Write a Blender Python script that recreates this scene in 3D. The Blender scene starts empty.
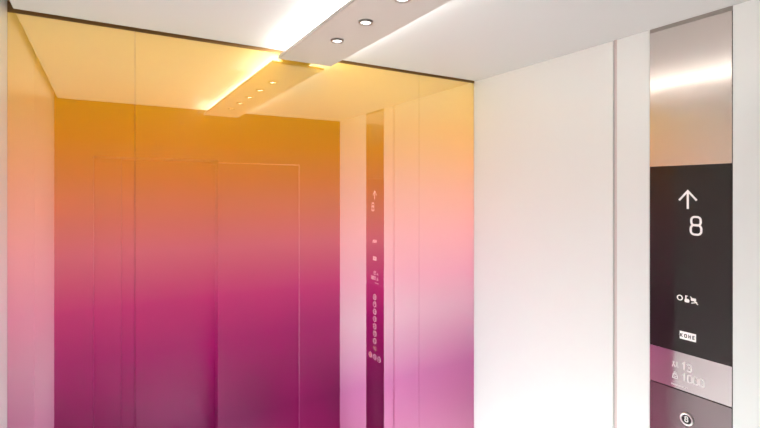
import bpy, bmesh, math
from mathutils import Vector, Matrix

C = bpy.context.scene.collection
S = bpy.context.scene
H = 1.75                                   # eye height, metres

# ---------------------------------------------------------------- camera
cam_d = bpy.data.cameras.new('camera'); cam = bpy.data.objects.new('camera', cam_d); C.objects.link(cam)
cam.location = (0, 0, H)
cam.rotation_euler = (math.radians(90), 0, math.radians(-30.5))
cam_d.sensor_fit = 'HORIZONTAL'; cam_d.sensor_width = 36
cam_d.lens = 36 * 469 / 760
cam_d.shift_y = -23 / 760
cam_d.clip_start = 0.01; cam_d.clip_end = 50
S.camera = cam

# ---------------------------------------------------------------- world and exposure
w = bpy.data.worlds.new('world'); S.world = w; w.use_nodes = True
w.node_tree.nodes['Background'].inputs[0].default_value = (0.5, 0.45, 0.45, 1)
w.node_tree.nodes['Background'].inputs[1].default_value = 0.02
S.view_settings.view_transform = 'Standard'
S.view_settings.look = 'None'
S.view_settings.gamma = 1
S.view_settings.exposure = 0.07
LED = 8.0            # emission of the two strips on the light bar
LED_W = 12.0         # power of each strip
LENS = 7.0         # emission of the downlight lenses
SPOT_W = 870.0      # power of each downlight
SPOT_DEG = 34
try:
    S.cycles.max_bounces = 16; S.cycles.diffuse_bounces = 8; S.cycles.glossy_bounces = 10
    S.cycles.sample_clamp_indirect = 6; S.cycles.blur_glossy = 0.6
    S.cycles.use_denoising = True; S.cycles.use_guiding = True; S.cycles.use_adaptive_sampling = False
except Exception:
    pass

# ---------------------------------------------------------------- cabin measures (eye at x=0, y=0)
XL, XR = -0.206, 1.317
YB, YF = 1.471, 0.195
ZC = H + 0.45
XM = 0.5575                                # middle of the cabin
J0, J1 = 0.075, 1.04                       # joints of the glass


# ---------------------------------------------------------------- materials
def mat(name, col, rough=0.5, metal=0.0, coat=0.0, coat_rough=0.1, spec=0.5, emit=None, strength=0, streak=0.0, streak_scale=(1, 1, 1)):
    m = bpy.data.materials.new(name); m.use_nodes = True
    nt = m.node_tree; b = nt.nodes['Principled BSDF']
    b.inputs['Base Color'].default_value = (*col, 1)
    b.inputs['Roughness'].default_value = rough
    b.inputs['Metallic'].default_value = metal
    b.inputs['Specular IOR Level'].default_value = spec
    b.inputs['Coat Weight'].default_value = coat
    b.inputs['Coat Roughness'].default_value = coat_rough
    if emit:
        b.inputs['Emission Color'].default_value = (*emit, 1)
        b.inputs['Emission Strength'].default_value = strength
    if streak:
        tc = nt.nodes.new('ShaderNodeTexCoord'); mp = nt.nodes.new('ShaderNodeMapping')
        mp.inputs['Scale'].default_value = streak_scale
        nz = nt.nodes.new('ShaderNodeTexNoise'); nz.inputs['Scale'].default_value = 1.0; nz.inputs['Detail'].default_value = 3
        mr = nt.nodes.new('ShaderNodeMapRange')
        mr.inputs['To Min'].default_value = max(rough - streak, 0.0); mr.inputs['To Max'].default_value = rough + streak
        nt.links.new(tc.outputs['Object'], mp.inputs[0]); nt.links.new(mp.outputs[0], nz.inputs['Vector'])
        nt.links.new(nz.outputs['Fac'], mr.inputs[0]); nt.links.new(mr.outputs[0], b.inputs['Roughness'])
    return m


def by_height(name, stops, front):
    """A colour ramp by height. front=True: clear glass face with a tinted mirror coat; False: the matt ink print behind it."""
    m = bpy.data.materials.new(name); m.use_nodes = True
    nt = m.node_tree; nt.nodes.clear()
    out = nt.nodes.new('ShaderNodeOutputMaterial')
    tc = nt.nodes.new('ShaderNodeTexCoord'); sp = nt.nodes.new('ShaderNodeSeparateXYZ')
    mr = nt.nodes.new('ShaderNodeMapRange'); r = nt.nodes.new('ShaderNodeValToRGB')
    lo, hi = -1.0, 0.46
    mr.inputs['From Min'].default_value = H + lo; mr.inputs['From Max'].default_value = H + hi
    nt.links.new(tc.outputs['Object'], sp.inputs[0]); nt.links.new(sp.outputs['Z'], mr.inputs[0]); nt.links.new(mr.outputs[0], r.inputs[0])
    e = r.color_ramp.elements
    for i, (z, c) in enumerate(stops):
        p = (z - lo) / (hi - lo)
        el = e[i] if i < 2 else e.new(p)
        el.position = p; el.color = (*c, 1)
    if front:
        glo = nt.nodes.new('ShaderNodeBsdfGlossy'); glo.inputs['Roughness'].default_value = 0.012
        tr = nt.nodes.new('ShaderNodeBsdfTransparent'); add = nt.nodes.new('ShaderNodeAddShader')
        tr.inputs[0].default_value = (.97, .97, .97, 1)
        nt.links.new(r.outputs[0], glo.inputs['Color'])
        nt.links.new(tr.outputs[0], add.inputs[0]); nt.links.new(glo.outputs[0], add.inputs[1]); nt.links.new(add.outputs[0], out.inputs[0])
    else:
        dif = nt.nodes.new('ShaderNodeBsdfDiffuse')
        nt.links.new(r.outputs[0], dif.inputs['Color']); nt.links.new(dif.outputs[0], out.inputs[0])
    return m


INK = [(-1, (0.0765, 0.0009, 0.0225)), (-0.7, (0.108, 0.0009, 0.0383)), (-0.45, (0.3021, 0.0028, 0.1054)), (-0.32, (0.4503, 0.0302, 0.151)), (-0.17, (0.5871, 0.1425, 0.1824)), (-0.06, (0.627, 0.1881, 0.1083)), (0.04, (0.6441, 0.2166, 0.0456)), (0.14, (0.6441, 0.2536, 0.0074)), (0.24, (0.6384, 0.2907, 0.0034)), (0.34, (0.6384, 0.3534, 0.0148)), (0.46, (0.6498, 0.399, 0.0256))]
TINT = [(-1, (0.39, 0.17, 0.26)), (-0.7, (0.44, 0.16, 0.33)), (-0.45, (0.55, 0.52, 0.53)), (-0.17, (0.515, 0.49, 0.47)), (0, (0.48, 0.475, 0.48)), (0.24, (0.44, 0.425, 0.31)), (0.46, (0.44, 0.44, 0.36))]

M_wall = mat('white_laminate', (.84, .84, .83), .42, coat=.6, coat_rough=.2)
M_gloss = mat('gloss_white_laminate', (.80, .78, .765), .42, coat=1.0, coat_rough=.28)
M_gloss.node_tree.nodes['Principled BSDF'].inputs['Coat IOR'].default_value = 1.6
M_groove = mat('anodised_groove', (.66, .55, .53), .45)
M_bronze = mat('bronze_trim', (.30, .15, .05), .4, metal=.5)
M_ceil = mat('ceiling_white', (.50, .465, .45), .7)
M_bar = mat('light_bar_paint', (.44, .39, .36), .5)
M_dark = mat('shadow_gap', (.06, .045, .04), .8)
M_back = mat('backing_board', (.6, .35, .35), .7)
M_glass = by_height('mirror_coated_glass', TINT, True)
M_ink = by_height('gradient_print', INK, False)
M_front = mat('front_steel', (.05, .045, .045), .38, metal=.4, spec=.08)
M_door = mat('door_steel', (.04, .036, .036), .34, metal=.4, spec=.08)
M_trim = mat('trim_steel', (.62, .58, .57), .25, metal=1)
M_floor = mat('floor_vinyl', (.70, .79, .775), .6, spec=.2, streak=.1, streak_scale=(30, 30, 30))
M_chrome = mat('chrome', (.92, .88, .87), .35, metal=1)
M_ring = mat('downlight_ring', (.34, .30, .28), .35, metal=.8)
M_lens = mat('downlight_lens', (1, 1, 1), .3, emit=(1, .955, .93), strength=LENS)
M_led = mat('led_strip', (1, 1, 1), .3, emit=(.92, 1, .98), strength=LED)
M_steel = mat('satin_copper_steel', (.75, .68, .645), .22, metal=1, streak=.03, streak_scale=(2, 120, 2))
def brushed(m, amount, rot):
    nt = m.node_tree; b = nt.nodes['Principled BSDF']; t = nt.nodes.new('ShaderNodeTangent')
    t.direction_type = 'RADIAL'; t.axis = 'Z'
    b.inputs['Anisotropic'].default_value = amount; b.inputs['Anisotropic Rotation'].default_value = rot
    nt.links.new(t.outputs[0], b.inputs['Tangent'])
brushed(M_steel, .85, .0)
M_screen = mat('screen_glass', (.018, .012, .011), .05, spec=.42)
M_info = mat('info_plate_steel', (.56, .51, .51), .06, metal=1)
M_plate = mat('button_plate_steel', (.23, .19, .195), .13, metal=1, streak=.03, streak_scale=(2, 120, 2))
M_bracket = mat('brown_bracket', (.22, .12, .06), .6)
M_glyph = mat('screen_glyph', (.8, .75, .73), .6, emit=(1, .93, .9), strength=.2)
M_print = mat('pale_print', (.92, .85, .85), .6)
M_faint = mat('faint_print', (.76, .69, .69), .6)
M_logo = mat('logo_tile', (.9, .86, .85), .5, emit=(1, .95, .93), strength=.2)
M_logod = mat('logo_letter', (.02, .015, .015), .5)
M_key = mat('button_face', (.012, .012, .012), .15)
M_gold = mat('gold_ring', (.75, .62, .30), .25, metal=1)
M_alarm = mat('alarm_face', (.75, .25, .02), .4)


# ---------------------------------------------------------------- mesh helpers
def bx(bm, x0, x1, y0, y1, z0, z1, bevel=0.0):
    r = bmesh.ops.create_cube(bm, size=1)
    vs = r['verts']
    for v in vs:
        v.co = Vector(((x0 + x1) / 2 + v.co.x * (x1 - x0), (y0 + y1) / 2 + v.co.y * (y1 - y0), (z0 + z1) / 2 + v.co.z * (z1 - z0)))
    if bevel:
        es = list({e for v in vs for e in v.link_edges})
        bmesh.ops.bevel(bm, geom=es, offset=bevel, segments=2, affect='EDGES', clamp_overlap=True)
    return bm


def obj(name, bm, m, parent=None, smooth=False):
    bmesh.ops.recalc_face_normals(bm, faces=bm.faces)
    me = bpy.data.meshes.new(name); bm.to_mesh(me); bm.free()
    me.materials.append(m)
    if smooth:
        for p in me.polygons: p.use_smooth = True
    o = bpy.data.objects.new(name, me); C.objects.link(o)
    if parent is not None:
        o.parent = parent; o.matrix_parent_inverse = parent.matrix_world.inverted()
    return o


def box(name, m, dims, parent=None, bevel=0.0):
    return obj(name, bx(bmesh.new(), *dims, bevel=bevel), m, parent)


def struct(o):
    o['kind'] = 'structure'; return o


def thing(name, label, cat, loc):
    o = bpy.data.objects.new(name, None); C.objects.link(o); o.location = loc; o.empty_display_size = .05
    o['label'] = label; o['category'] = cat
    bpy.context.view_layer.update()
    return o


def lathe(bm, prof, frame, n=40):
    """prof: (radius, height) pairs, closed back on itself; frame: 4x4 matrix whose z is the axis."""
    rings = []
    for r, h in prof:
        rings.append([bm.verts.new(frame @ Vector((r * math.cos(2 * math.pi * k / n), r * math.sin(2 * math.pi * k / n), h))) for k in range(n)])
    for a in range(len(rings)):
        b = (a + 1) % len(rings)
        for k in range(n):
            bm.faces.new((rings[a][k], rings[a][(k + 1) % n], rings[b][(k + 1) % n], rings[b][k]))
    return bm


def disc(bm, r, h0, h1, frame, n=40):
    lo = [bm.verts.new(frame @ Vector((r * math.cos(2 * math.pi * k / n), r * math.sin(2 * math.pi * k / n), h0))) for k in range(n)]
    hi = [bm.verts.new(frame @ Vector((r * math.cos(2 * math.pi * k / n), r * math.sin(2 * math.pi * k / n), h1))) for k in range(n)]
    bm.faces.new(lo); bm.faces.new(hi)
    for k in range(n): bm.faces.new((lo[k], lo[(k + 1) % n], hi[(k + 1) % n], hi[k]))
    return bm


# writing on the right wall: s runs towards -y (reads left to right), t runs up, d is height off the surface
def pt(s, t, d, o):
    y0, z0, x0 = o
    return Vector((x0 - d, y0 - s, z0 + t))


def slab(bm, pts, o, d):
    a = [bm.verts.new(pt(s, t, 0.0, o)) for s, t in pts]
    b = [bm.verts.new(pt(s, t, d, o)) for s, t in pts]
    bm.faces.new(a); bm.faces.new(b)
    n = len(pts)
    for k in range(n): bm.faces.new((a[k], a[(k + 1) % n], b[(k + 1) % n], b[k]))


def stroke(bm, path, wd, o, d=0.0006, closed=False):
    """a mitred line of width wd through path, as one raised ribbon with round-ish ends"""
    n = len(path); L = []; R = []
    P = [Vector(p) for p in path]
    for i in range(n):
        if closed:
            a, b = P[i] - P[i - 1], P[(i + 1) % n] - P[i]
        else:
            a = P[i] - P[i - 1] if i > 0 else P[1] - P[0]
            b = P[i + 1] - P[i] if i < n - 1 else P[i] - P[i - 1]
        a.normalize(); b.normalize()
        na, nb = Vector((-a.y, a.x)), Vector((-b.y, b.x))
        m = (na + nb); m.normalize(); k = wd / 2 / max(m.dot(na), .45)
        e = Vector((0, 0))
        L.append(P[i] + m * k); R.append(P[i] - m * k)
    segs = n if closed else n - 1
    va = [bm.verts.new(pt(*p, 0, o)) for p in L]; vb = [bm.verts.new(pt(*p, 0, o)) for p in R]
    ua = [bm.verts.new(pt(*p, d, o)) for p in L]; ub = [bm.verts.new(pt(*p, d, o)) for p in R]
    for i in range(segs):
        j = (i + 1) % n
        bm.faces.new((ua[i], ub[i], ub[j], ua[j])); bm.faces.new((va[i], va[j], vb[j], vb[i]))
        bm.faces.new((va[i], ua[i], ua[j], va[j])); bm.faces.new((vb[i], vb[j], ub[j], ub[i]))
    if not closed:
        for i in (0, n - 1): bm.faces.new((va[i], vb[i], ub[i], ua[i]))


def rrect(x, y, wd, ht, r, n=5):
    out = []
    for cx, cy, a in ((x + wd - r, y + ht - r, 0), (x + r, y + ht - r, 90), (x + r, y + r, 180), (x + wd - r, y + r, 270)):
        for k in range(n + 1):
            t = math.radians(a + 90 * k / n); out.append((cx + r * math.cos(t), cy + r * math.sin(t)))
    return out


def circ(x, y, r, n=24):
    return [(x + r * math.cos(2 * math.pi * k / n), y + r * math.sin(2 * math.pi * k / n)) for k in range(n)]


DIG = {
    '0': [(rrect(0, 0, .55, 1, .2), True)],
    '8': [(rrect(0.03, .52, .49, .48, .18), True), (rrect(0, 0, .55, .54, .2), True)],
    '1': [([(.08, .82), (.3, 1), (.3, 0)], False)],
    '2': [([(0, .8), (.06, .94), (.2, 1), (.36, 1), (.5, .92), (.54, .76), (.48, .6), (0, 0), (.55, 0)], False)],
    '3': [([(0, .86), (.12, 1), (.4, 1), (.54, .88), (.54, .64), (.42, .52), (.2, .52)], False), ([(.42, .52), (.55, .4), (.55, .14), (.42, 0), (.12, 0), (0, .14)], False)],
    '4': [([(.42, 0), (.42, 1), (0, .28), (.58, .28)], False)],
    '5': [([(.52, 1), (.06, 1), (.03, .56), (.38, .58), (.54, .44), (.54, .16), (.4, 0), (.12, 0), (0, .12)], False)],
    '6': [(rrect(0, 0, .55, .56, .2), True), ([(.0, .3), (.02, .66), (.14, .9), (.42, 1)], False)],
    '7': [([(0, 1), (.55, 1), (.18, 0)], False)],
    'K': [([(0, 0), (0, 1)], False), ([(.55, 1), (.05, .5), (.58, 0)], False)],
    'O': [(rrect(0, 0, .62, 1, .25), True)],
    'N': [([(0, 0), (0, 1), (.55, 0), (.55, 1)], False)],
    'E': [([(.5, 1), (0, 1), (0, 0), (.5, 0)], False), ([(0, .5), (.42, .5)], False)],
}


def write(bm, text, s, t, ht, pitch, wd, o, d=0.0006):
    for i, ch in enumerate(text):
        for path, closed in DIG.get(ch, []):
            stroke(bm, [(s + i * pitch + px * ht, t + py * ht) for px, py in path], wd, o, d, closed)


# ================================================================ THE SETTING
OUT = 0.06
struct(box('floor', M_floor, (XL - OUT, XR + OUT, -.30, YB + OUT, -.05, 0)))

# ceiling: a panel held a little short of the walls, dark void above
G = 0.016
c = box('ceiling', M_ceil, (XL + .014, XR - .002, YF + .004, YB - G, ZC, ZC + .018)); struct(c)
box('ceiling_void_board', M_dark, (XL - OUT, XR + OUT, YF - .02, YB + OUT, ZC + .05, ZC + .07), c)

# back wall: a board with three sheets of printed glass
wb = struct(box('wall_back', M_back, (XL - OUT, XR + OUT, YB + .008, YB + OUT, 0, ZC + .05)))
e = .0004
for x0, x1 in ((XL, J0 - e), (J0 + e, J1 - e), (J1 + e, XR)):
    bm = bmesh.new()
    bm.faces.new([bm.verts.new(v) for v in ((x0, YB, .02), (x1, YB, .02), (x1, YB, ZC + .045), (x0, YB, ZC + .045))])
    gp = obj('glass_panel', bm, M_glass, wb)
    box('printed_back', M_ink, (x0, x1, YB + .0015, YB + .007, .02, ZC + .045), gp)
box('top_trim', M_bronze, (XL, XR, YB - .002, YB, ZC - .006, ZC + .02), wb)
# side walls, each a board carrying laminate panels with a narrow groove between them
YG = .8516
wr = struct(box('wall_right', M_groove, (XR + .006, XR + OUT, -.02, YB + .008, 0, ZC + .05)))
box('wall_panel', M_wall, (XR, XR + .006, YG + .006, YB, .02, ZC + .045), wr, .0008)
bm = bmesh.new()
bx(bm, XR, XR + .006, .7487, YG - .006, .02, ZC + .045, .0008)
bx(bm, XR, XR + .006, YF, .5470, .02, ZC + .045, .0008)
bx(bm, XR, XR + .006, .5470, .7487, .02, .25, .0008)
obj('wall_panel', bm, M_wall, wr)
YH = .945
wl = struct(box('wall_left', M_wall, (XL - OUT, XL - .006, -.02, YB + .008, 0, ZC + .05)))
box('wall_panel', M_gloss, (XL - .006, XL, YH + .004, YB, .02, ZC + .045), wl, .0008)
box('wall_panel', M_gloss, (XL - .006, XL, YF, YH - .004, .02, ZC + .045), wl, .0008)

# front wall with the doorway
A0, A1 = -.045, .5575
ZD, ZH = H + .158, H + .176
bm = bmesh.new()
bx(bm, XL - OUT, A0, -.16, YF, 0, ZC + .05)
bx(bm, J1, XR + OUT, -.16, YF, 0, ZC + .05)
bx(bm, A0, A1, -.16, YF, ZH, ZC + .05)
bx(bm, A1, J1, -.16, YF, ZD, ZC + .05)
bx(bm, A0, .083, -.16, -.022, 0, ZH)
wf = obj('wall_front', bm, M_front); struct(wf)
d1 = struct(box('door_1', M_door, (A1, J1 - .002, .10, YF - .012, .01, ZD - .001)))
box('door_edge', M_front, (A1 + .001, A1 + .006, YF - .012, YF - .009, .01, ZD - .002), d1)
d2 = struct(box('door_2', M_door, (.085, A1 + .06, -.14, -.030, .01, ZH - .001)))
bm = bmesh.new()
bx(bm, A1, J1, YF, YF + .003, ZD, ZD + .004)
bx(bm, J1 - .003, J1, YF, YF + .003, .0, ZD)
struct(obj('trim_1', bm, M_trim))
bm = bmesh.new()
bx(bm, .083, A1, -.030, -.027, ZH - .006, ZH - .001)
struct(obj('trim_2', bm, M_trim))

# ================================================================ LIGHT BAR
BX0, BX1, BY0, BY1, BZ = .476, .659, .222, 1.444, H + .419
bar = thing('ceiling_light_bar', 'long pale light bar hung under the white ceiling with glowing edges and round downlights', 'ceiling light', (XM + .01, .833, ZC))
box('bar_panel', M_bar, (BX0, BX1, BY0, BY1, BZ, BZ + .007), bar, .001)
for x0, x1 in ((BX0 + .0005, BX0 + .002), (BX1 - .002, BX1 - .0005)):
    box('light_block_lip', M_bar, (x0, x1, BY0 + .001, BY1 - .001, BZ + .006, BZ + .0108), bar)  # added lip, stops direct strip light from grazing the wall tops
box('mounting_spine', M_bar, (.535, .60, BY0 + .03, BY1 - .03, BZ + .007, ZC), bar)
for x in (.497, .618):
    ad = bpy.data.lights.new('led_lamp', 'AREA'); ad.shape = 'RECTANGLE'; ad.size = .008; ad.size_y = BY1 - BY0 - .04
    ad.energy = LED_W; ad.color = (.92, 1, .98)
    al = bpy.data.objects.new('led_lamp', ad); C.objects.link(al)
    al.location = (x, (BY0 + BY1) / 2, BZ + .0097); al.rotation_euler = (math.pi, 0, 0)
box('end_bracket', M_bracket, (.505, .602, BY1 - .022, BY1 + .012, BZ + .0075, ZC), bar)
for x in (.497, .618):
    box('led_strip', M_led, (x - .004, x + .004, BY0 + .02, BY1 - .02, BZ + .007, BZ + .0093), bar)
for y in (1.182, 1.017, .852, .687, .522):
    F = Matrix.Translation((.5585, y, BZ)) @ Matrix.Rotation(math.pi, 4, 'X')      # axis points down
    ring = obj('downlight_ring', lathe(bmesh.new(), [(.0130, -.001), (.0130, .0010), (.0138, .0052), (.0165, .0060), (.0185, .0045), (.0185, -.001)], F), M_ring, bar, True)
    bm = disc(bmesh.new(), .0131, .0002, .0016, F)
    obj('downlight_lens', bm, M_lens, ring)
    ld = bpy.data.lights.new('downlight_lamp', 'SPOT'); ld.energy = SPOT_W; ld.color = (.985, 1, .98)
    ld.spot_size = math.radians(SPOT_DEG); ld.spot_blend = 1.0; ld.shadow_soft_size = .012
    lo_ = bpy.data.objects.new('downlight_lamp', ld); C.objects.link(lo_); lo_.location = (.5585, y, BZ - .018)

# ================================================================ CONTROL PANEL on the right wall
CY0, CY1 = .5486, .7473
XP = XR - .0006
Z = lambda z: H + z
cop = thing('elevator_control_panel', 'tall narrow steel panel with black floor display and round buttons in white wall', 'elevator control panel', (XR, (CY0 + CY1) / 2, .25))
g = .0008
box('housing', M_dark, (XR + .003, XR + .006, CY0 - .0014, CY1 + .0012, .25, ZC + .03), cop)
box('upper_plate', M_steel, (XP, XR + .003, CY0, CY1, Z(.067) + g, ZC - .011), cop)
box('top_trim', M_ring, (XP, XR + .003, CY0, CY1, ZC - .0105, ZC + .02), cop)
scr = box('display_screen', M_screen, (XP, XR + .003, CY0, CY1, Z(-.428) + g, Z(.067)), cop); scr['label'] = 'glossy black display'
info = box('information_plate', M_info, (XP, XR + .003, CY0, CY1, Z(-.527) + g, Z(-.428)), cop)
plate = box('button_plate', M_plate, (XP, XR + .003, CY0, CY1, .25, Z(-.5295)), cop)

xs = XP + .0001
# arrow and floor number
bm = bmesh.new(); o = (.6483, H, xs)
stroke(bm, [(0, -.047), (0, .000)], .0052, o)
stroke(bm, [(-.0215, -.0245), (0, .0), (.0215, -.0245)], .0050, o)
obj('up_arrow', bm, M_glyph, scr)
bm = bmesh.new(); o = (.6412, Z(-.1125), xs)
write(bm, '8', 0, 0, .0455, 1, .0052, o); obj('floor_number', bm, M_glyph, scr)
# three small pictograms
bm = bmesh.new(); o = (.668, Z(-.2825), xs)
stroke(bm, circ(0, 0, .0062), .0026, o, closed=True); obj('ring_symbol', bm, M_glyph, scr)
bm = bmesh.new(); o = (.6495, Z(-.2835), xs)
slab(bm, rrect(-.0068, -.0085, .0118, .0095, .0035), o, .0006)
stroke(bm, [(-.0035, 0), (-.0035, .0095)], .0030, o)
stroke(bm, [(-.0045, .0085), (.0015, .0085)], .0016, o)
obj('hand_symbol', bm, M_glyph, scr)
bm = bmesh.new(); o = (.6335, Z(-.2825), xs)
slab(bm, rrect(-.0075, -.0030, .0125, .0075, .002), o, .0005)
stroke(bm, [(-.0085, .0075), (.0095, -.0105)], .0022, o, .0008)
stroke(bm, [(-.006, -.009), (.003, -.006), (.0075, -.004)], .0022, o)
obj('crossed_symbol', bm, M_glyph, scr)
# maker's tile: white strip with four dark letters
tile = obj('logo_tile', bx(bmesh.new(), xs - .0009, xs, .6285, .668, Z(-.3905), Z(-.3700)), M_logo, scr)
bm = bmesh.new(); write(bm, 'KONE', .0022, .0062, .0082, .0100, .0021, (.668, Z(-.3905), xs - .0008)); obj('logo_lettering', bm, M_logod, tile)
# load plate
bm = bmesh.new(); o = (.6625, Z(-.4715), xs)
write(bm, '13', 0, 0, .0185, .0125, .0036, o, .0008); obj('person_count', bm, M_faint, info)
bm = bmesh.new(); o = (.6625, Z(-.5000), xs)
write(bm, '1000', 0, 0, .0185, .0142, .0036, o, .0008); obj('load_number', bm, M_faint, info)
bm = bmesh.new(); o = (.688, Z(-.4715), xs)
for s in (.004, .0125):
    slab(bm, circ(s, .0135, .0024, 14), o, .0004)
    stroke(bm, [(s - .003, .001), (s, .0105), (s + .003, .001)], .0022, o, .0004)
obj('people_symbol', bm, M_faint, info)
bm = bmesh.new(); o = (.688, Z(-.5000), xs)
stroke(bm, [(.0015, .0), (.0035, .0105), (.0125, .0105), (.0145, 0)], .0022, o, .0004, True)
stroke(bm, circ(.008, .0140, .0026, 14), .0016, o, .0004, True)
stroke(bm, [(.0050, .0045), (.0110, .0045)], .0018, o, .0004)
obj('weight_symbol', bm, M_faint, info)
bm = bmesh.new(); o = (.690, Z(-.5190), xs)
for i in range(9):
    slab(bm, [(i * .0046, 0), (i * .0046 + .0034, 0), (i * .0046 + .0034, .0034), (i * .0046, .0034)], o, .0003)
obj('small_print_line', bm, M_faint, info)

# floor buttons: ring, dark face and pale number
def axis(y, z): return Matrix.Translation((XP, y, z)) @ Matrix.Rotation(-math.pi / 2, 4, 'Y')
def button(y, z, face, ringm, glyph, label=None):
    F = axis(y, z)
    b = obj('button', lathe(bmesh.new(), [(.0118, -.001), (.0118, .0022), (.0128, .0040), (.0150, .0040), (.0165, .0026), (.0165, -.001)], F), ringm, cop, True)
    obj('button_face', disc(bmesh.new(), .0119, -.0005, .0022, F), face, b)
    bm = bmesh.new(); glyph(bm, (y, z, XP - .0021)); obj('button_symbol', bm, M_print, b)
    if label: b['label'] = label
    return b
def num(ch):
    return lambda bm, o: write(bm, ch, -.0036, -.0065, .013, 1, .0024, o)
for i, ch in enumerate('8765432'):
    button(.6507, Z(-.5975 - .0412 * i), M_key, M_chrome, num(ch))
button(.6507, Z(-.5975 - .0412 * 7), M_key, M_gold, num('1'), 'button with a gold ring')
def tri(a, b):
    def f(bm, o):
        slab(bm, [(a, 0), (a + .004 * b, .004), (a + .004 * b, -.004)], o, .0006)
        slab(bm, [(-a, 0), (-a - .004 * b, -.004), (-a - .004 * b, .004)], o, .0006)
        stroke(bm, [(0, -.005), (0, .005)], .0014, o)
    return f
button(.699, Z(-.935), M_key, M_chrome, tri(-.0065, 1))
button(.6507, Z(-.935), M_key, M_chrome, tri(-.0022, -1))
def bell(bm, o):
    slab(bm, [(-.005, -.004), (.005, -.004), (.0035, .001), (.002, .0045), (-.002, .0045), (-.0035, .001)], o, .0006)
button(.602, Z(-.935), M_alarm, M_chrome, bell, 'orange alarm button')
